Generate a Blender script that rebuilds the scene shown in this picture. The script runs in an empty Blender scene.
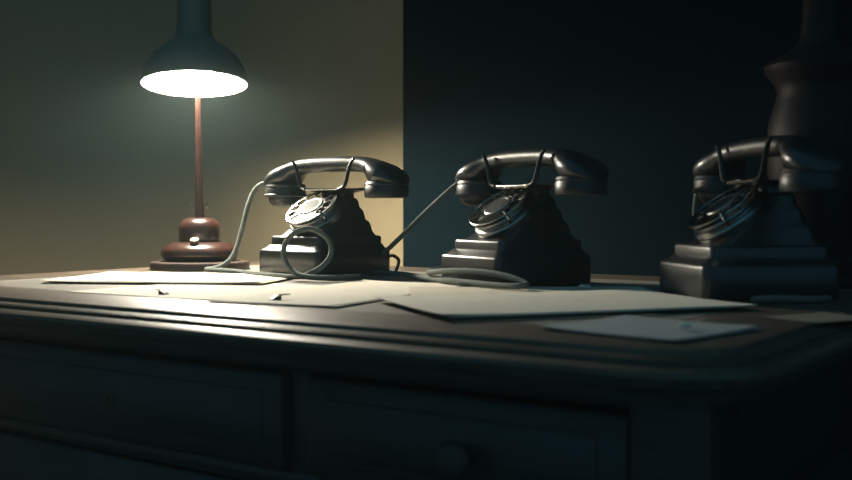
import bpy, bmesh, math, random
from mathutils import Vector, Matrix
random.seed(7)
sc = bpy.context.scene
C = sc.collection
PI = math.pi
TZ = 0.75                      # height of the desk top

# ------------------------------------------------------------------ camera
cam_d = bpy.data.cameras.new('camera')
cam = bpy.data.objects.new('camera', cam_d)
C.objects.link(cam)
cam.location = (0, 0, TZ + 0.081)
cam.rotation_euler = (math.radians(90 - 1.58), 0, 0)
cam_d.sensor_width = 36.0
cam_d.lens = 1050 / 852 * 36.0
cam_d.clip_start = 0.02
cam_d.dof.use_dof = True
cam_d.dof.focus_distance = 1.28
cam_d.dof.aperture_fstop = 7.0
sc.camera = cam

# ------------------------------------------------------------------ world / exposure
AMBIENT = (0.040, 0.135, 0.195)
w = bpy.data.worlds.new('world')
sc.world = w
w.use_nodes = True
w.node_tree.nodes['Background'].inputs[0].default_value = (*AMBIENT, 1)
w.node_tree.nodes['Background'].inputs[1].default_value = 1.0
sc.view_settings.view_transform = 'Standard'
sc.view_settings.look = 'None'
sc.view_settings.exposure = 0.0
sc.view_settings.gamma = 1.0
sc.view_settings.use_curve_mapping = False
sc.cycles.use_denoising = True
sc.cycles.sample_clamp_indirect = 4.0
sc.cycles.caustics_reflective = False

LAMP_STRENGTH = 920.0           # emission of the bulb
HAZE = 0.019

# ------------------------------------------------------------------ materials
def nmat(name):
    m = bpy.data.materials.new(name)
    m.use_nodes = True
    return m, m.node_tree.nodes, m.node_tree.links, m.node_tree.nodes['Principled BSDF']

def mat(name, col, rough=0.5, metal=0.0, spec=0.5, coat=0.0, coat_r=0.1, var=0.0, scale=8.0,
        stretch=(1, 1, 1), bump=0.0, bump_scale=60.0, rough_var=0.0):
    m, N, L, b = nmat(name)
    b.inputs['Base Color'].default_value = (*col, 1)
    b.inputs['Roughness'].default_value = rough
    b.inputs['Metallic'].default_value = metal
    b.inputs['Specular IOR Level'].default_value = spec
    b.inputs['Coat Weight'].default_value = coat
    b.inputs['Coat Roughness'].default_value = coat_r
    tc = N.new('ShaderNodeTexCoord')
    mp = N.new('ShaderNodeMapping')
    mp.inputs['Scale'].default_value = stretch
    L.new(tc.outputs['Object'], mp.inputs['Vector'])
    if var or rough_var:
        n = N.new('ShaderNodeTexNoise')
        n.inputs['Scale'].default_value = scale
        n.inputs['Detail'].default_value = 6
        L.new(mp.outputs['Vector'], n.inputs['Vector'])
        if var:
            r = N.new('ShaderNodeValToRGB')
            r.color_ramp.elements[0].position = 0.3
            r.color_ramp.elements[1].position = 0.7
            r.color_ramp.elements[0].color = (*[c * (1 - var) for c in col], 1)
            r.color_ramp.elements[1].color = (*[min(1, c * (1 + var)) for c in col], 1)
            L.new(n.outputs['Fac'], r.inputs['Fac'])
            L.new(r.outputs['Color'], b.inputs['Base Color'])
        if rough_var:
            mr = N.new('ShaderNodeMapRange')
            mr.inputs['To Min'].default_value = max(0.02, rough - rough_var)
            mr.inputs['To Max'].default_value = rough + rough_var
            L.new(n.outputs['Fac'], mr.inputs['Value'])
            L.new(mr.outputs['Result'], b.inputs['Roughness'])
    if bump:
        n2 = N.new('ShaderNodeTexNoise')
        n2.inputs['Scale'].default_value = bump_scale
        n2.inputs['Detail'].default_value = 4
        L.new(mp.outputs['Vector'], n2.inputs['Vector'])
        bp = N.new('ShaderNodeBump')
        bp.inputs['Strength'].default_value = bump
        bp.inputs['Distance'].default_value = 0.002
        L.new(n2.outputs['Fac'], bp.inputs['Height'])
        L.new(bp.outputs['Normal'], b.inputs['Normal'])
    return m

M = {}
M['plaster'] = mat('khaki plaster', (0.32, 0.26, 0.155), 0.9, var=0.06, scale=3, bump=0.1, bump_scale=40, spec=0.2)
M['navy'] = mat('navy paint', (0.0020, 0.0070, 0.0098), 0.9, var=0.08, scale=2, spec=0.02)
M['floor'] = mat('dark floorboards', (0.035, 0.028, 0.022), 0.5, var=0.3, scale=4, stretch=(1, 12, 1))
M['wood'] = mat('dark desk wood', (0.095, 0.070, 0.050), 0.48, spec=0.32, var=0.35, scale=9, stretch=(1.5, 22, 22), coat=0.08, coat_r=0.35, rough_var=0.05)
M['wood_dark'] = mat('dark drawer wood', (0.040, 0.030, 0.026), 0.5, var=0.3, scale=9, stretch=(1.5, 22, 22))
M['leather'] = mat('worn grey writing surface', (0.19, 0.175, 0.15), 0.55, var=0.12, scale=14, bump=0.1, bump_scale=200)
M['bakelite'] = mat('black bakelite', (0.013, 0.015, 0.015), 0.36, spec=0.62, coat=0.12, coat_r=0.15, rough_var=0.07, scale=30, bump=0.03, bump_scale=90)
M['bakelite_dull'] = mat('dull black bakelite', (0.014, 0.015, 0.015), 0.42, rough_var=0.08, scale=30)
M['nickel'] = mat('worn nickel', (0.30, 0.295, 0.27), 0.18, bump=0.35, bump_scale=120, metal=1.0, rough_var=0.06, scale=60)
M['dark_nickel'] = mat('darkened nickel', (0.30, 0.30, 0.29), 0.33, metal=1.0, rough_var=0.1, scale=60)
M['enamel'] = mat('aged enamel dial plate', (0.075, 0.072, 0.062), 0.6, spec=0.1, var=0.6, scale=70)
M['dial_card'] = mat('grey dial card', (0.038, 0.038, 0.034), 0.6, spec=0.1, var=0.7, scale=160)
M['black_enamel'] = mat('black enamel', (0.02, 0.02, 0.02), 0.3)
M['cord'] = mat('grey cloth cord', (0.135, 0.152, 0.138), 0.85, var=0.12, scale=300, bump=0.25, bump_scale=900, spec=0.2)
M['dark_cord'] = mat('dark rubber cord', (0.02, 0.022, 0.022), 0.6)
M['brown'] = mat('brown bakelite', (0.034, 0.013, 0.009), 0.30, var=0.2, scale=18, coat=0.35, coat_r=0.15)
M['brown_dark'] = mat('dark brown plinth', (0.045, 0.027, 0.022), 0.42, var=0.25, scale=18)
M['shade_out'] = mat('enamel shade with painted bloom', (0.13, 0.14, 0.11), 0.5)  # outer colour lightened to imitate lamp bloom washing over the shade
M['shade_in'] = mat('white enamel reflector', (0.85, 0.84, 0.80), 0.5)
M['ivory'] = mat('ivory knob', (0.75, 0.66, 0.5), 0.35)
M['paper'] = mat('cream paper', (0.70, 0.645, 0.535), 0.8, var=0.05, scale=12, spec=0.2)
M['paper_old'] = mat('aged paper', (0.60, 0.535, 0.42), 0.8, var=0.08, scale=9, spec=0.2)
M['paper_grey'] = mat('grey paper', (0.33, 0.36, 0.345), 0.75, var=0.06, scale=9, spec=0.2)
M['paper_shadowed'] = mat('olive paper darkened as shadow', (0.20, 0.19, 0.14), 0.8, spec=0.2)  # shadow on the right-hand slip, put into its base colour
M['kraft'] = mat('brown card', (0.34, 0.235, 0.155), 0.8, var=0.1, scale=9, spec=0.2)
M['black_metal'] = mat('black metal', (0.015, 0.015, 0.015), 0.4)
M['brass'] = mat('dull brass', (0.10, 0.085, 0.06), 0.5, metal=1.0)
M['urn'] = mat('dark turned wood', (0.008, 0.006, 0.005), 0.55, spec=0.2, var=0.3, scale=10, stretch=(12, 12, 1))

def emit(name, col, s):
    m, N, L, b = nmat(name)
    b.inputs['Base Color'].default_value = (1, 1, 1, 1)
    b.inputs['Emission Color'].default_value = (*col, 1)
    b.inputs['Emission Strength'].default_value = s
    return m
M['bulb'] = emit('lit bulb', (1.0, 0.92, 0.76), LAMP_STRENGTH)

# ------------------------------------------------------------------ helpers
def mesh(name, V, F, smooth=True, angle=35):
    me = bpy.data.meshes.new(name)
    me.from_pydata([tuple(v) for v in V], [], F)
    bm = bmesh.new(); bm.from_mesh(me)
    bmesh.ops.recalc_face_normals(bm, faces=bm.faces)
    bm.to_mesh(me); bm.free()
    if smooth:
        me.polygons.foreach_set('use_smooth', [True] * len(me.polygons))
        me.set_sharp_from_angle(angle=math.radians(angle))
    return me

def obj(name, me, m=None, parent=None, loc=(0, 0, 0), rot=(0, 0, 0), label=None):
    o = bpy.data.objects.new(name, me)
    C.objects.link(o)
    if me is not None and m is not None and not me.materials:
        me.materials.append(M[m])
    o.location = loc
    o.rotation_euler = rot
    if parent: o.parent = parent
    if label: o['label'] = label
    return o

def tag(o, label, cat, group=None):
    o['label'] = label; o['category'] = cat
    if group: o['group'] = group
    return o

def struct(o, label=None):
    o['kind'] = 'structure'
    if label: o['label'] = label
    return o

def lathe(profile, segs=48, cap0=True, cap1=True):
    V, F = [], []
    for (r, z) in profile:
        for i in range(segs):
            a = 2 * PI * i / segs
            V.append((r * math.cos(a), r * math.sin(a), z))
    n = len(profile)
    for j in range(n - 1):
        for i in range(segs):
            k = (i + 1) % segs
            F.append((j * segs + i, j * segs + k, (j + 1) * segs + k, (j + 1) * segs + i))
    if cap0: F.append(tuple(range(segs)))
    if cap1: F.append(tuple((n - 1) * segs + i for i in range(segs)))
    return V, F

def rrect(cx, cy, hx, hy, r, n=7):
    r = max(1e-4, min(r, hx * 0.999, hy * 0.999))
    P = []
    for (sx, sy, a0) in ((1, 1, 0), (-1, 1, 90), (-1, -1, 180), (1, -1, 270)):
        for i in range(n):
            a = math.radians(a0 + 90 * i / (n - 1))
            P.append((cx + sx * (hx - r) + r * math.cos(a), cy + sy * (hy - r) + r * math.sin(a)))
    return P

def loft(rings, cap=True):
    V, F = [], []
    n = len(rings[0])
    for R in rings: V += R
    for j in range(len(rings) - 1):
        for i in range(n):
            k = (i + 1) % n
            F.append((j * n + i, j * n + k, (j + 1) * n + k, (j + 1) * n + i))
    if cap:
        F.append(tuple(range(n)))
        F.append(tuple((len(rings) - 1) * n + i for i in range(n)))
    return V, F

def rloft(levels, n=7):
    """levels: (hx, y_front, y_back, z, r)"""
    return loft([[(x, y, z) for (x, y) in rrect(0, (a + b) / 2, hx, (b - a) / 2, r, n)] for (hx, a, b, z, r) in levels])

def box(x0, x1, y0, y1, z0, z1, r=0.0):
    hx, hy, cx, cy = (x1 - x0) / 2, (y1 - y0) / 2, (x0 + x1) / 2, (y0 + y1) / 2
    b = r or 0.0005
    return loft([[(x, y, z) for (x, y) in rrect(cx, cy, hx - e, hy - e, b, 3)]
                 for (e, z) in ((b * 0.7, z0), (0, z0 + b), (0, z1 - b), (b * 0.7, z1))])

def smoothpath(P, sub=8):
    P = [Vector(p) for p in P]
    Q = []
    for i in range(len(P) - 1):
        p0 = P[max(i - 1, 0)]; p1 = P[i]; p2 = P[i + 1]; p3 = P[min(i + 2, len(P) - 1)]
        for k in range(sub):
            t = k / sub
            Q.append(0.5 * ((2 * p1) + (p2 - p0) * t + (2 * p0 - 5 * p1 + 4 * p2 - p3) * t * t + (3 * p1 - p0 - 3 * p2 + p3) * t ** 3))
    Q.append(P[-1])
    return Q

def tube(P, r, segs=10, sub=8, taper=None, flat=1.0):
    Q = smoothpath(P, sub)
    n = len(Q)
    V, F = [], []
    t0 = (Q[1] - Q[0]).normalized()
    up = Vector((0, 0, 1)) if abs(t0.z) < 0.9 else Vector((1, 0, 0))
    nx = t0.cross(up).normalized()
    for i, q in enumerate(Q):
        t = (Q[min(i + 1, n - 1)] - Q[max(i - 1, 0)]).normalized()
        nx = (nx - t * nx.dot(t)).normalized()
        ny = t.cross(nx)
        rr = r * (taper(i / (n - 1)) if taper else 1)
        for k in range(segs):
            a = 2 * PI * k / segs
            V.append(q + nx * (rr * math.cos(a)) + ny * (rr * flat * math.sin(a)))
    for j in range(n - 1):
        for k in range(segs):
            l = (k + 1) % segs
            F.append((j * segs + k, j * segs + l, (j + 1) * segs + l, (j + 1) * segs + k))
    F.append(tuple(range(segs))); F.append(tuple((n - 1) * segs + k for k in range(segs)))
    return V, F

def empty(name, loc, rz=0):
    o = bpy.data.objects.new(name, None)
    C.objects.link(o)
    o.location = loc
    o.rotation_euler = (0, 0, rz)
    o.empty_display_size = 0.05
    return o

# ------------------------------------------------------------------ the room
DK = math.radians(35)                      # the desk's turn against the camera
def dn(D, n, z=0.0):                       # a point in desk directions -> world
    return Vector((math.cos(DK) * D + math.sin(DK) * n, -math.sin(DK) * D + math.cos(DK) * n, TZ + z))

obj('floor', mesh('floor', *box(-3.0, 3.5, -2.0, 3.2, -0.05, 0.0)), 'floor')
struct(bpy.data.objects['floor'], 'dark wooden floor under the desk')

def wall_strip(path, h, t=0.08):
    """a wall of thickness t, room side along path (list of x,y), away side to its left"""
    P = [Vector((x, y)) for x, y in path]
    n = len(P)
    off = []
    for i in range(n):
        d = (P[min(i + 1, n - 1)] - P[max(i - 1, 0)]).normalized()
        off.append(Vector((-d.y, d.x)))
    V, F = [], []
    for i in range(n):
        a = P[i]; b = P[i] + off[i] * t
        V += [(a.x, a.y, 0), (a.x, a.y, h), (b.x, b.y, h), (b.x, b.y, 0)]
    for i in range(n - 1):
        for k in range(4):
            l = (k + 1) % 4
            F.append((i * 4 + k, i * 4 + l, i * 4 + 4 + l, i * 4 + 4 + k))
    F.append((0, 1, 2, 3)); F.append(tuple((n - 1) * 4 + k for k in range(4)))
    return V, F

WA = math.radians(40)                      # the room's turn against the camera
wd = Vector((math.cos(WA), -math.sin(WA))); wn = Vector((math.sin(WA), math.cos(WA)))
lampxy = Vector((-0.316, 1.467))
corner = lampxy + wn * 0.42 - wd * 0.90    # inner corner of the room, rounded
RC = 0.34
cc = corner + wd * RC - wn * RC
arc = []
for i in range(13):
    a = i / 12 * PI / 2
    p = cc - wd * (RC * math.cos(a)) + wn * (RC * math.sin(a))
    arc.append((p.x, p.y))
le = corner - wn * 2.2
re_ = corner + wd * 1.0
left_end = (le.x, le.y)
right_end = (re_.x, re_.y)
o = obj('wall_back', mesh('wall_back', *wall_strip([left_end] + arc + [right_end], 2.7)), 'plaster')
struct(o, 'khaki plaster wall with a rounded corner behind the lamp')
# dark navy wall standing proud of the plaster, its edge beside the left telephone
ux, uy = wd.x, wd.y
e0 = Vector((-0.0375, 1.717))
o = obj('wall_right', mesh('wall_right', *wall_strip([(e0.x, e0.y), (e0.x + ux * 2.6, e0.y + uy * 2.6)], 2.7, 0.05)), 'navy')
struct(o, 'dark navy painted wall behind the right-hand telephones')

# ------------------------------------------------------------------ the desk
D0, D1, N0, N1 = -1.20, -0.205, 0.580, 1.235
desk = empty('writing_desk', (0, 0, 0), -DK)
tag(desk, 'dark wooden writing desk with stepped moulded edge carrying three telephones', 'desk')
TOPR = 0.05
def ring(o_, z):
    return [(x, y, TZ + z) for (x, y) in rrect((D0 + D1) / 2, (N0 + N1) / 2, (D1 - D0) / 2 + o_, (N1 - N0) / 2 + o_, TOPR + o_, 10)]
prof = [(-0.004, 0.0), (-0.001, -0.0006), (0.0, -0.003), (0.002, -0.0036), (0.011, -0.0042), (0.0135, -0.0050), (0.0135, -0.0072),
        (0.016, -0.0077), (0.027, -0.0086), (0.0305, -0.0100), (0.031, -0.0130), (0.027, -0.0195), (0.013, -0.023), (0.008, -0.031)]
# moulded edge as separate lengths: the top board, then the moulding band below it
V, F = loft([ring(o_, z) for (o_, z) in prof[:5]][::-1] + [ring(-0.084, 0.0), ring(-0.084, -0.004)])
obj('top_board', mesh('top_board', V, F, angle=25), 'wood', desk)
V, F = loft([ring(0.0105, -0.0046)] + [ring(o_, z) for (o_, z) in prof[5:7]] + [ring(0.0128, -0.0076), ring(-0.02, -0.0076)])
obj('upper_moulding', mesh('upper_moulding', V, F, angle=40), 'wood', desk)
V, F = loft([ring(0.0128, -0.0077)] + [ring(o_, z) for (o_, z) in prof[8:]] + [ring(-0.03, -0.031)])
obj('lower_moulding', mesh('lower_moulding', V, F, angle=40), 'wood', desk)
m_ = 0.0855
obj('writing_surface', mesh('writing_surface', *box(D0 + m_, D1 - m_, N0 + m_ - 0.024, N1 - m_, TZ - 0.0035, TZ - 0.0002, 0.0006)), 'leather', desk)
# carcass below: rails, legs, drawers
zb = TZ - 0.031
for (a, b, c, d, nm) in ((D0 + 0.02, D0 + 0.045, N0 + 0.07, N1 - 0.07, 'side_rail'), (D1 - 0.045, D1 - 0.02, N0 + 0.07, N1 - 0.07, 'side_rail'),
                         (D0 + 0.02, D1 - 0.02, N1 - 0.055, N1 - 0.03, 'back_rail')):
    obj(nm, mesh(nm, *box(a, b, c, d, zb - 0.1, zb, 0.002)), 'wood_dark', desk)
obj('front_rail', mesh('front_rail', *box(D0 + 0.02, D1 - 0.02, N0 + 0.026, N0 + 0.05, zb - 0.012, zb, 0.002)), 'wood_dark', desk)
obj('front_rail', mesh('front_rail', *box(D0 + 0.02, D1 - 0.02, N0 + 0.026, N0 + 0.05, zb - 0.102, zb - 0.0915, 0.002)), 'wood_dark', desk)
legm = rloft([(0.018, -0.018, 0.018, 0, 0.004), (0.022, -0.022, 0.022, 0.3, 0.004), (0.026, -0.026, 0.026, 0.6, 0.004), (0.026, -0.026, 0.026, zb, 0.004)], 3)
lm = mesh('leg', *legm)
for (x, y) in ((D0 + 0.035, N0 + 0.042), (D1 - 0.035, N0 + 0.042), (D0 + 0.035, N1 - 0.045), (D1 - 0.035, N1 - 0.045)):
    obj('leg', lm, 'wood_dark', desk, (x, y, 0))
DS = -0.547                                # the post between the two drawers
obj('drawer_divider', mesh('drawer_divider', *box(DS - 0.006, DS + 0.014, N0 + 0.027, N0 + 0.05, zb - 0.0915, zb - 0.012, 0.001)), 'wood_dark', desk)
def drawer(a, b, keyx, knobs):
    z0, z1 = zb - 0.089, zb - 0.0145
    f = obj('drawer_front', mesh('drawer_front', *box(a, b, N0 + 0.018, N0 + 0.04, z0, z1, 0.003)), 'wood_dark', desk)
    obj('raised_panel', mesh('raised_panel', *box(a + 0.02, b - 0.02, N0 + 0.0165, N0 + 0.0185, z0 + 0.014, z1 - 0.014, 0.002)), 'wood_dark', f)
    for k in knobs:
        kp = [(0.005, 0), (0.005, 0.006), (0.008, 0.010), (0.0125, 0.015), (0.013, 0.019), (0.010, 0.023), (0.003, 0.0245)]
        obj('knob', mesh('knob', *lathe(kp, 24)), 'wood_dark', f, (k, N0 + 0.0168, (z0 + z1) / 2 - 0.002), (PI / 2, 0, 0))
    if keyx:
        kp = [(0.0075, 0), (0.0075, 0.0008), (0.0055, 0.0014), (0.0022, 0.0014), (0.002, 0.0004)]
        obj('escutcheon', mesh('escutcheon', *lathe(kp, 24)), 'brass', f, (keyx, N0 + 0.0168, (z0 + z1) / 2 - 0.002), (PI / 2, 0, 0))
obj('drawer_box', mesh('drawer_box', *box(D0 + 0.066, DS - 0.012, N0 + 0.041, N1 - 0.10, zb - 0.086, zb - 0.001, 0.002)), 'wood_dark', desk)
obj('drawer_box', mesh('drawer_box', *box(DS + 0.020, D1 - 0.066, N0 + 0.041, N1 - 0.10, zb - 0.086, zb - 0.001, 0.002)), 'wood_dark', desk)
obj('modesty_panel', mesh('modesty_panel', *box(D0 + 0.064, D1 - 0.064, N1 - 0.052, N1 - 0.035, 0.06, zb - 0.1005, 0.002)), 'wood_dark', desk)
obj('side_panel', mesh('side_panel', *box(D0 + 0.024, D0 + 0.042, N0 + 0.07, N1 - 0.07, 0.06, zb - 0.1005, 0.002)), 'wood_dark', desk)
obj('side_panel', mesh('side_panel', *box(D1 - 0.042, D1 - 0.024, N0 + 0.07, N1 - 0.07, 0.06, zb - 0.1005, 0.002)), 'wood_dark', desk)
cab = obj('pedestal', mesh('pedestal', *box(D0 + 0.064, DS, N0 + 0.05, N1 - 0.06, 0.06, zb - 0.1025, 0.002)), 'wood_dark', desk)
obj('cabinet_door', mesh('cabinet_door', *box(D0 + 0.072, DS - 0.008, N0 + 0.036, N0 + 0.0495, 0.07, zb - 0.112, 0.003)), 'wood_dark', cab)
drawer(D0 + 0.062, DS - 0.008, -0.76, [])
drawer(DS + 0.016, D1 - 0.062, None, [-0.384])

# ------------------------------------------------------------------ the lit lamp
LP = Vector((-0.316, 1.467, TZ))
lamp = empty('desk_lamp', LP)
tag(lamp, 'lit desk lamp with reddish brown turned base and dull bell shade', 'lamp')
obj('base_plate', mesh('base_plate', *lathe([(0.064, 0), (0.068, 0.0006), (0.0685, 0.008), (0.067, 0.0105), (0.060, 0.0115), (0.03, 0.0118)], 64)), 'brown_dark', lamp)
lo = [(0.045, 0.0118), (0.0485, 0.014), (0.0532, 0.019), (0.0537, 0.024), (0.051, 0.030), (0.044, 0.0345), (0.036, 0.0375), (0.026, 0.039)]
base_d = obj('lower_dome', mesh('lower_dome', *lathe(lo, 64)), 'brown', lamp)
hi = [(0.0275, 0.0382), (0.0288, 0.043), (0.0292, 0.052), (0.0285, 0.060), (0.0255, 0.0662), (0.019, 0.0705), (0.010, 0.0722)]
obj('upper_dome', mesh('upper_dome', *lathe(hi, 64)), 'brown', lamp)
obj('stem', mesh('stem', *tube([(0.0, 0, 0.070), (-0.001, 0, 0.13), (-0.0015, 0, 0.20), (-0.002, 0, 0.262)], 0.0070, 20, 8, lambda t: 1 - 0.60 * t)), 'brown', lamp)
sw = obj('switch_collar', mesh('switch_collar', *lathe([(0.0062, 0), (0.0062, 0.002), (0.004, 0.003), (0.004, 0.006)], 24)), 'brown_dark', lamp, (0.001, -0.0375, 0.0355), (PI * 0.10, 0, 0))
obj('switch_knob', mesh('switch_knob', *lathe([(0.0050, 0.0050), (0.0062, 0.0058), (0.0060, 0.0075), (0.0040, 0.0088)], 24)), 'ivory', sw)
for s in (-1, 1):                          # small wire hooks on the stem
    obj('wire_hook', mesh('wire_hook', *tube([(s * 0.006, -0.002, 0.083), (s * 0.0105, -0.003, 0.085), (s * 0.0118, -0.003, 0.090), (s * 0.0095, -0.003, 0.0935)], 0.0006, 6)), 'nickel', lamp)
# shade: tilted a little towards the room, hung on the top of the stem
TILT = math.radians(8.0)
def tilted(V):
    R = Matrix.Rotation(-TILT, 3, Vector((0.977, 0.211, 0)))   # leans out over the desk
    return [R @ Vector(v) + Vector((-0.006, 0, 0.257)) for v in V]
so = [(0.0720, 0.0), (0.0730, 0.0005), (0.0730, 0.006), (0.072, 0.012), (0.068, 0.025), (0.058, 0.040), (0.044, 0.052), (0.031, 0.061),
      (0.0255, 0.070), (0.024, 0.085), (0.024, 0.128), (0.022, 0.134), (0.012, 0.138)]
V, F = lathe(so, 72, cap0=False)
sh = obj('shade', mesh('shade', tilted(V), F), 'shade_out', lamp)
si = [(0.0718, 0.0002), (0.0712, 0.006), (0.0703, 0.012), (0.066, 0.025), (0.056, 0.038), (0.042, 0.050), (0.029, 0.058), (0.012, 0.060)]
V, F = lathe(si, 72, cap0=False)
obj('reflector', mesh('reflector', tilted(V), F), 'shade_in', sh, label='white enamel inside of the shade')
bp = [(0.009, 0.050), (0.012, 0.044), (0.020, 0.036), (0.0255, 0.026), (0.0265, 0.020), (0.0255, 0.012), (0.021, 0.003), (0.013, -0.0025), (0.004, -0.004)]
V, F = lathe(bp, 40)
obj('bulb', mesh('bulb', tilted(V), F), 'bulb', sh, label='glowing bulb')

# ------------------------------------------------------------------ telephones
PM = {}
plev = []
plev += [(0.0525, -0.0795, 0.0485, 0.0025, 0.006), (0.054, -0.081, 0.050, 0.004, 0.007), (0.054, -0.081, 0.050, 0.030, 0.007),
         (0.0533, -0.0803, 0.0493, 0.0325, 0.007), (0.0515, -0.0787, 0.0475, 0.0335, 0.007), (0.048, -0.0755, 0.0465, 0.0355, 0.007), (0.0455, -0.0715, 0.0455, 0.0395, 0.007)]
PM['plinth'] = mesh('plinth', *rloft(plev), angle=50)
slev = [(0.0445, -0.0695, 0.0445, 0.0393, 0.007), (0.0445, -0.0695, 0.0445, 0.047, 0.007), (0.0438, -0.0688, 0.0438, 0.0492, 0.007), (0.042, -0.067, 0.042, 0.0502, 0.007)]
PM['step'] = mesh('step', *rloft(slev), angle=50)
blev = []
def yf(z): return -0.0295 + (z - 0.0717) / 0.588 * 0.809
for (z, hx, back) in ((0.0500, 0.040, 0.041), (0.056, 0.0375, 0.037), (0.063, 0.036, 0.0362), (0.068, 0.0345, 0.034), (0.0705, 0.032, 0.0305),
                      (0.078, 0.031, 0.0292), (0.083, 0.0295, 0.0275), (0.0855, 0.0275, 0.0245), (0.093, 0.0265, 0.0235), (0.0965, 0.025, 0.022), (0.098, 0.022, 0.020)):
    blev.append((hx, min(max(yf(z), -0.0625), -0.0055), back, z, 0.010))
PM['body'] = mesh('body', *rloft(blev), angle=40)
# dial assembly (local z = dial normal)
PM['dial_housing'] = mesh('dial_housing', *lathe([(0.030, -0.026), (0.0325, -0.018), (0.035, -0.013), (0.0357, -0.0095), (0.0345, -0.0075), (0.0320, -0.0065), (0.0320, -0.004), (0.0332, -0.0022), (0.0326, -0.0008), (0.03, -0.0006)], 64))
PM['number_plate'] = mesh('number_plate', *lathe([(0.0324, -0.0006), (0.0324, 0.0), (0.0318, 0.0004), (0.001, 0.0004)], 64))
def fingerwheel():
    bm = bmesh.new()
    def circ(cx, cy, r, n):
        vs = [bm.verts.new((cx + r * math.cos(2 * PI * i / n), cy + r * math.sin(2 * PI * i / n), 0.0032)) for i in range(n)]
        for i in range(n): bm.edges.new((vs[i], vs[(i + 1) % n]))
    circ(0, 0, 0.0350, 64)
    for k in range(10):
        a = math.radians(-20 + 30 * k)
        circ(0.0253 * math.cos(a), 0.0253 * math.sin(a), 0.0064, 20)
    bmesh.ops.triangle_fill(bm, edges=bm.edges[:], use_beauty=True)
    r = bmesh.ops.extrude_face_region(bm, geom=bm.faces[:])
    for v in [e for e in r['geom'] if isinstance(e, bmesh.types.BMVert)]: v.co.z += 0.0016
    bmesh.ops.recalc_face_normals(bm, faces=bm.faces)
    me = bpy.data.meshes.new('finger_wheel'); bm.to_mesh(me); bm.free()
    return me
PM['finger_wheel'] = fingerwheel()
V, F = [], []
for k in range(64):                        # rolled outer rim of the finger wheel
    a = 2 * PI * k / 64
    for j in range(8):
        b = 2 * PI * j / 8
        r = 0.0350 + 0.0011 * math.cos(b)
        V.append((r * math.cos(a), r * math.sin(a), 0.0040 + 0.0013 * math.sin(b)))
for k in range(64):
    for j in range(8):
        F.append((k * 8 + j, k * 8 + (j + 1) % 8, ((k + 1) % 64) * 8 + (j + 1) % 8, ((k + 1) % 64) * 8 + j))
PM['wheel_rim'] = mesh('wheel_rim', V, F)
PM['hub'] = mesh('hub', *lathe([(0.0165, 0.0047), (0.0165, 0.0055), (0.0155, 0.0062), (0.013, 0.0062), (0.0125, 0.0056)], 40))
PM['hub_card'] = mesh('hub_card', *lathe([(0.0124, 0.0056), (0.0122, 0.0060), (0.001, 0.0062)], 40))
PM['finger_stop'] = mesh('finger_stop', *tube([(0.0385, -0.020, -0.003), (0.040, -0.0205, 0.003), (0.036, -0.0185, 0.0072), (0.0285, -0.0145, 0.0074)], 0.0017, 8))
# cradle
PM['cradle_block'] = mesh('cradle_block', *rloft([(0.021, -0.0055, 0.019, 0.0965, 0.006), (0.021, -0.0050, 0.018, 0.1035, 0.006), (0.033, -0.0205, 0.0205, 0.1064, 0.004), (0.035, -0.0215, 0.0215, 0.1076, 0.003), (0.034, -0.0205, 0.0205, 0.1092, 0.003)]), angle=50)
PM['cradle_bar'] = mesh('cradle_bar', *tube([(-0.033, 0, 0.1085), (0, 0, 0.1082), (0.033, 0, 0.1085)], 0.0020, 10))
def horn(s):
    return mesh('prong', *tube([(s * 0.030, 0, 0.1085), (s * 0.0365, 0, 0.1105), (s * 0.0405, 0, 0.1155), (s * 0.0435, 0, 0.124), (s * 0.0465, 0, 0.133), (s * 0.0510, 0, 0.1412), (s * 0.0550, -0.0, 0.1450)],
                               0.0036, 10, 6, lambda t: 1.0 - 0.35 * t, 0.62))
PM['hornL'], PM['hornR'] = horn(-1), horn(1)
# handset: one swept shell from cup to cup
st = [(0.0, .1500, .1305, .0128), (.025, .1497, .1303, .0130), (.045, .1488, .1295, .0137), (.058, .1475, .1275, .0150), (.067, .1459, .1250, .0170),
      (.073, .1445, .1175, .0200), (.080, .1425, .1135, .0235), (.088, .1400, .1125, .0258), (.096, .1368, .1125, .0265), (.104, .1327, .1125, .0255),
      (.111, .1275, .1125, .0225), (.1165, .1220, .1125, .0170), (.1195, .1165, .1125, .0095), (.1203, .1135, .1125, .0030)]
st = [(x if x < .06 else .06 + (x - .06) * .93, a, b, c) for (x, a, b, c) in st]
full = [(-x, a, b, c) for (x, a, b, c) in st[:0:-1]] + st
rings = []
for (x, zt, zb_, hw) in full:
    R = []
    for k in range(20):
        a = 2 * PI * k / 20
        c, s = math.cos(a), math.sin(a)
        yy = hw * math.copysign(abs(c) ** 0.8, c)
        zz = (zt + zb_) / 2 + (zt - zb_) / 2 * math.copysign(abs(s) ** 0.75, s)
        R.append((x, yy, zz))
    rings.append(R)
PM['handset'] = mesh('handset', *loft(rings), angle=60)
PM['ear_cup'] = mesh('ear_cup', *lathe([(0.0255, 0.1165), (0.0268, 0.1135), (0.0262, 0.1125), (0.0262, 0.1115), (0.0270, 0.1105), (0.0270, 0.0995), (0.0260, 0.0975), (0.022, 0.0968), (0.012, 0.0985), (0.003, 0.0998)], 48), angle=50)
PM['mouth_cup'] = mesh('mouth_cup', *lathe([(0.0255, 0.1165), (0.0268, 0.1135), (0.0262, 0.1125), (0.0262, 0.1115), (0.0268, 0.1105), (0.0268, 0.1035), (0.0283, 0.1025), (0.0283, 0.1005), (0.0265, 0.0995)], 48), angle=50)
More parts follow.
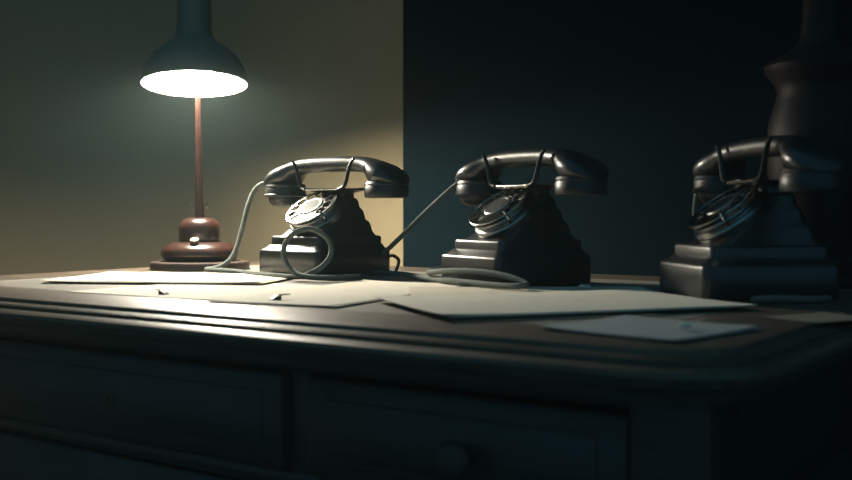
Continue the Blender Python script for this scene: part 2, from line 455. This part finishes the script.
PM['mouthpiece'] = mesh('mouthpiece', *lathe([(0.0225, 0.0998), (0.0225, 0.0965), (0.0205, 0.0915), (0.0165, 0.0880), (0.011, 0.0862), (0.003, 0.0858)], 40), angle=50)
PM['cord_grommet'] = mesh('cord_grommet', *lathe([(0.0055, 0), (0.0055, 0.004), (0.0042, 0.010), (0.0036, 0.013)], 20))
PM['foot'] = mesh('foot', *lathe([(0.006, 0), (0.0065, 0.0005), (0.0065, 0.003), (0.004, 0.0034)], 20))
PMAT = dict(plinth='bakelite', step='bakelite', body='bakelite', dial_housing='dark_nickel', number_plate='enamel', finger_wheel='nickel', wheel_rim='nickel',
            hub='dark_nickel', hub_card='dial_card', finger_stop='nickel', cradle_block='bakelite', cradle_bar='nickel', hornL='bakelite', hornR='bakelite',
            handset='bakelite', ear_cup='bakelite_dull', mouth_cup='bakelite_dull', mouthpiece='bakelite_dull', cord_grommet='bakelite_dull', foot='dark_cord')

def telephone(x, y, alpha, label):
    t = empty('telephone', (x, y, TZ), -math.radians(alpha))
    tag(t, label, 'telephone', 'black rotary telephones in a row on the desk')
    P = lambda nm, key, par, loc=(0, 0, 0), rot=(0, 0, 0), lab=None: obj(nm, PM[key], PMAT[key], par, loc, rot, lab)
    P('plinth', 'plinth', t)
    P('step', 'step', t)
    P('body', 'body', t)
    for fx in (-0.04, 0.04):
        for fy in (-0.074, 0.036): P('rubber_foot', 'foot', t, (fx, fy, 0))
    e = math.radians(36)
    dl = P('dial', 'dial_housing', t, (0, -0.0375, 0.083), (e, 0, 0), 'tilted rotary dial')
    P('number_plate', 'number_plate', dl)
    P('finger_wheel', 'finger_wheel', dl, lab='nickel finger wheel with ten holes')
    P('wheel_rim', 'wheel_rim', dl)
    P('hub', 'hub', dl)
    P('hub_card', 'hub_card', dl)
    P('finger_stop', 'finger_stop', dl)
    cr = P('cradle', 'cradle_block', t)
    for fy in (-0.0205, 0.0205):
        P('cradle_bar', 'cradle_bar', cr, (0, fy, 0), lab='bright metal bar')
        if fy < 0: P('prong', 'hornL', cr, (0, fy, 0)); P('prong', 'hornR', cr, (0, fy, 0))
    h = P('handset', 'handset', t)
    P('ear_cup', 'ear_cup', h, (0.0900, 0, 0)); P('mouth_cup', 'mouth_cup', h, (-0.0900, 0, 0))
    P('mouthpiece', 'mouthpiece', h, (-0.0900, 0, 0))
    P('cord_grommet', 'cord_grommet', h, (-0.1125, 0, 0.1185), (0, -PI * 0.50, 0))
    return t

def cord(t, P, r=0.0032, nm='handset_cord', m='cord', sub=10):
    """P: world points relative to the desk top"""
    bpy.context.view_layer.update()
    inv = (Matrix.Translation(t.location) @ Matrix.Rotation(t.rotation_euler.z, 4, 'Z')).inverted()
    Q = [inv @ Vector((p[0], p[1], TZ + p[2])) for p in P]
    return obj(nm, mesh(nm, *tube(Q, r, 10, sub)), m, t)

def loc2w(t, p):
    v = Matrix.Translation(t.location) @ Matrix.Rotation(t.rotation_euler.z, 4, 'Z') @ Vector(p)
    return (v.x, v.y, v.z - TZ)

T1 = telephone(-0.117, 1.334, 40, 'black rotary telephone beside the lit lamp, its cord coiled upright against the base')
T2 = telephone(0.1120, 1.167, 57, 'middle black rotary telephone, its cord lying looped flat before the base')
T3 = telephone(0.314, 0.981, 81, 'dim black rotary telephone nearest the rounded desk corner, turned almost sideways')

R_ = 0.0034
s1 = loc2w(T1, (-0.1235, 0, 0.1185))
cord(T1, [s1, (-0.2225, 1.413, 0.1165), (-0.2325, 1.414, 0.106), (-0.240, 1.410, 0.085), (-0.2465, 1.405, 0.056), (-0.2555, 1.398, 0.025), (-0.268, 1.392, 0.010), (-0.284, 1.388, R_ + .0012), (-0.288, 1.376, R_ + .001),
          (-0.275, 1.362, R_ + .001), (-0.245, 1.335, R_ + .001), (-0.215, 1.292, R_ + .001), (-0.180, 1.243, R_ + .0012), (-0.1475, 1.217, 0.005), (-0.126, 1.214, 0.013), (-0.113, 1.217, 0.025),
          (-0.1105, 1.223, 0.038), (-0.1185, 1.229, 0.052), (-0.137, 1.233, 0.060), (-0.156, 1.232, 0.054), (-0.1665, 1.228, 0.038), (-0.163, 1.221, 0.021),
          (-0.150, 1.211, 0.009), (-0.130, 1.198, R_ + .002), (-0.108, 1.197, R_ + .0015), (-0.090, 1.206, R_ + .0015), (-0.078, 1.222, R_ + .0015)])
lc = loc2w(T1, (0.052, 0.046, 0.012))
cord(T1, [loc2w(T1, (0.045, 0.046, 0.020)), loc2w(T1, (0.049, 0.056, 0.024)), loc2w(T1, (0.053, 0.064, 0.018)), loc2w(T1, (0.050, 0.064, 0.007)), loc2w(T1, (0.042, 0.068, 0.003)), loc2w(T1, (0.0, 0.09, 0.003))],
     0.0022, 'line_cord', 'dark_cord')
s2 = loc2w(T2, (-0.1235, 0, 0.1185))
cord(T2, [s2, (0.0405, 1.279, 0.1160), (0.026, 1.281, 0.104), (0.000, 1.290, 0.080), (-0.025, 1.305, 0.055), (-0.055, 1.325, 0.026), (-0.076, 1.338, 0.008), (-0.083, 1.340, R_ + .001), (-0.076, 1.328, R_ + .001), (-0.055, 1.300, R_ + .001),
          (-0.030, 1.262, R_ + .002), (-0.004, 1.200, R_ + .002), (0.020, 1.135, R_ + .003), (0.050, 1.085, R_ + .003), (0.078, 1.045, R_ + .003), (0.0925, 1.030, R_ + .004), (0.099, 1.038, 0.0085),
          (0.088, 1.052, 0.0135), (0.066, 1.076, 0.0175), (0.040, 1.106, 0.0180), (0.016, 1.140, 0.0155), (0.004, 1.170, 0.0125), (0.006, 1.190, 0.0125), (0.014, 1.199, 0.0145), (0.028, 1.202, 0.015), (0.038, 1.206, 0.012)])
s3 = loc2w(T3, (-0.1235, 0, 0.1185))
cord(T3, [s3, (0.290, 1.120, 0.104), (0.292, 1.138, 0.070), (0.305, 1.148, 0.030), (0.325, 1.145, 0.006), (0.350, 1.11, R_), (0.385, 1.05, R_), (0.385, 0.985, R_), (0.350, 0.925, R_), (0.302, 0.905, R_ + .002), (0.286, 0.907, R_ + .001),
          (0.288, 0.915, R_), (0.305, 0.917, R_)])

# ------------------------------------------------------------------ papers
def sheet(name, cx, cy, wx, wy, ang, z, m, label, cat='paper', curl=0.0, th=0.0003, sheets=1, group=None):
    """a sheet (or thin stack) lying on the desk, corners slightly lifted; each sheet of a stack is a part"""
    def one(k, jx, jy, ja):
        nx, ny = 10, 8
        V, F = [], []
        ph = random.uniform(0, 6)
        for s in (0, 1):
            for j in range(ny + 1):
                for i in range(nx + 1):
                    u, v = i / nx - .5, j / ny - .5
                    lift = curl * (abs(2 * u) ** 3 * abs(2 * v) ** 3) * (0.6 + 0.4 * math.sin(ph + 3 * u + 5 * v)) + curl * 0.25 * max(0, math.sin(ph + 7 * u)) * abs(v)
                    V.append((u * wx, v * wy, lift + s * th))
        n = (nx + 1) * (ny + 1)
        for j in range(ny):
            for i in range(nx):
                a = j * (nx + 1) + i
                F.append((a, a + nx + 1, a + nx + 2, a + 1)); F.append((n + a, n + a + 1, n + a + nx + 2, n + a + nx + 1))
        B = [i for i in range(nx + 1)] + [j * (nx + 1) + nx for j in range(1, ny + 1)] + [ny * (nx + 1) + i for i in range(nx - 1, -1, -1)] + [j * (nx + 1) for j in range(ny - 1, 0, -1)]
        for k2 in range(len(B)):
            a, b = B[k2], B[(k2 + 1) % len(B)]
            F.append((a, b, n + b, n + a))
        return mesh(name, V, F, angle=40)
    o = obj(name, one(0, 0, 0, 0), m, None, (cx, cy, TZ + z), (0, 0, math.radians(ang)))
    tag(o, label, cat, group)
    for k in range(1, sheets):
        c = obj('loose_leaf', one(k, 0, 0, 0), m, o, (random.uniform(-.004, .004), random.uniform(-.004, .004), k * (th + 0.0003)), (0, 0, math.radians(random.uniform(-2, 2))))
    return o

G = 'papers spread over the desk'
sheet('paper_sheet', -0.290, 1.236, 0.255, 0.165, -9, 0.0016, 'paper', 'bright cream sheet lying directly before the lit lamp', curl=0.0015, sheets=3, group=G)
sheet('paper_sheet', -0.215, 1.075, 0.21, 0.20, -32, 0.0004, 'paper', 'pale sheet along the desk edge, under the bright cream sheet', curl=0.0006, group=G)
sheet('paper_sheet', -0.075, 1.030, 0.135, 0.29, -25, 0.0010, 'paper', 'long narrow cream sheet before the left telephone, dark clip at its corner', curl=0.001, sheets=2, group=G)
sheet('paper_sheet', 0.112, 0.892, 0.265, 0.180, 20, 0.0030, 'paper', 'large creased cream sheet lying on top before the middle telephone', curl=0.0012, sheets=3, group=G)
sheet('paper_sheet', 0.105, 1.000, 0.240, 0.170, 2, 0.0022, 'paper_old', 'cream sheet peeping out behind the large creased sheet', curl=0.001, group=G)
sheet('card_folder', 0.085, 0.835, 0.17, 0.11, 18, 0.0004, 'kraft', 'brown card folder peeping out from under the large creased sheet', 'folder', curl=0.0)
sheet('note_paper', 0.152, 0.712, 0.107, 0.105, -46, 0.0012, 'paper_grey', 'small square grey note near the rounded front corner of the desk', 'note', curl=0.001, sheets=2)
sheet('note_paper', 0.298, 0.792, 0.070, 0.050, 30, 0.0004, 'paper_shadowed', 'small olive slip, darkened as if in shadow, at the right edge of the desk', 'note', curl=0.001)

def chip(name, x, y, z, s, m, label, cat, seed):
    rnd = random.Random(seed)
    bm = bmesh.new()
    bmesh.ops.create_icosphere(bm, subdivisions=2, radius=1)
    for v in bm.verts:
        f = 1 + rnd.uniform(-.25, .25)
        v.co = Vector((v.co.x * s[0] * f, v.co.y * s[1] * f, max(v.co.z, -0.6) * s[2] * f))
    zm = min(v.co.z for v in bm.verts)
    for v in bm.verts: v.co.z -= zm
    me = bpy.data.meshes.new(name); bm.to_mesh(me); bm.free()
    return tag(obj(name, me, m, None, (x, y, TZ + z)), label, cat)
chip('scrap_and_glint', 0.171, 0.694, 0.0036, (0.0045, 0.004, 0.002), 'paper', 'tiny pale crumpled chip added as a glint on the grey note', 'scrap', 3)  # chip added in place of a small blurred glint
chip('scrap_and_glint', 0.160, 1.061, 0.0032, (0.006, 0.004, 0.002), 'paper', 'tiny crumpled scrap behind the large creased sheet', 'scrap', 5)

def clip(x, y, z, rz, label, s=1.0, arms=True):
    t = empty('binder_clip', (x, y, TZ + z), rz)
    tag(t, label, 'clip')
    V = []
    F = []
    P = [(-.006, .0), (-.005, .0015), (0.0, .0042), (.004, .0046), (.004, -.0002)]
    for xx in (-.004, .004):
        V += [(a * s, xx * s, b * s) for (a, b) in P]
    n = len(P)
    for i in range(n): F.append((i, (i + 1) % n, n + (i + 1) % n, n + i))
    F += [tuple(range(n)), tuple(range(n, 2 * n))]
    obj('spring_body', mesh('spring_body', V, F, smooth=False), 'black_metal', t)
    obj('wire_arm', mesh('wire_arm', *tube([(.002 * s, -.003 * s, .0048 * s), (.009 * s, -.002 * s, .0052 * s), (.0125 * s, 0, .005 * s), (.009 * s, .002 * s, .0052 * s), (.002 * s, .003 * s, .0048 * s)], 0.0005 * s, 6)), 'black_metal', t)
    return t
clip(-0.1335, 0.9335, 0.0014, math.radians(20), 'small black clip on the corner of the narrow cream sheet')
clip(-0.253, 1.009, 0.001, math.radians(150), 'tiny black clip lying at the desk edge below the bright sheet', 0.8)

# ------------------------------------------------------------------ the dark turned stand behind the right telephone
ur = [(0.045, 0), (0.047, 0.004), (0.046, 0.012), (0.036, 0.018), (0.030, 0.030), (0.038, 0.06), (0.050, 0.10), (0.056, 0.14), (0.0535, 0.175), (0.047, 0.198), (0.0445, 0.208),
      (0.048, 0.219), (0.0575, 0.230), (0.0585, 0.237), (0.053, 0.243), (0.038, 0.250), (0.027, 0.258), (0.0215, 0.268), (0.0195, 0.30), (0.0195, 0.34), (0.026, 0.35), (0.027, 0.358), (0.022, 0.364), (0.01, 0.366)]
st_ = empty('turned_stand', (0.425, 1.135, TZ))
tag(st_, 'dark turned wooden stand rising behind the dimmest telephone', 'stand')
obj('foot', mesh('foot', *lathe(ur[:5], 48)), 'urn', st_)
obj('body', mesh('body', *lathe(ur[4:14], 48)), 'urn', st_)
obj('neck', mesh('neck', *lathe(ur[13:], 48)), 'urn', st_)

# ------------------------------------------------------------------ thin haze added to imitate bloom around the lamp
if HAZE:
    m = bpy.data.materials.new('haze'); m.use_nodes = True
    N = m.node_tree.nodes; L = m.node_tree.links
    N.remove(N['Principled BSDF'])
    vs = N.new('ShaderNodeVolumeScatter')
    vs.inputs['Color'].default_value = (0.68, 0.92, 0.90, 1)
    vs.inputs['Density'].default_value = HAZE
    vs.inputs['Anisotropy'].default_value = 0.3
    L.new(vs.outputs['Volume'], N['Material Output'].inputs['Volume'])
    M['haze'] = m
    hz = obj('haze', mesh('haze', [(x, y, z) for x in (-2.9, 3.4) for y in (-1.9, 3.1) for z in (0.01, 2.69)],
             [(0, 1, 3, 2), (4, 6, 7, 5), (0, 4, 5, 1), (2, 3, 7, 6), (0, 2, 6, 4), (1, 5, 7, 3)], smooth=False), 'haze')
    hz['kind'] = 'stuff'
    tag(hz, 'thin greenish haze added for the glow around the lamp', 'haze')
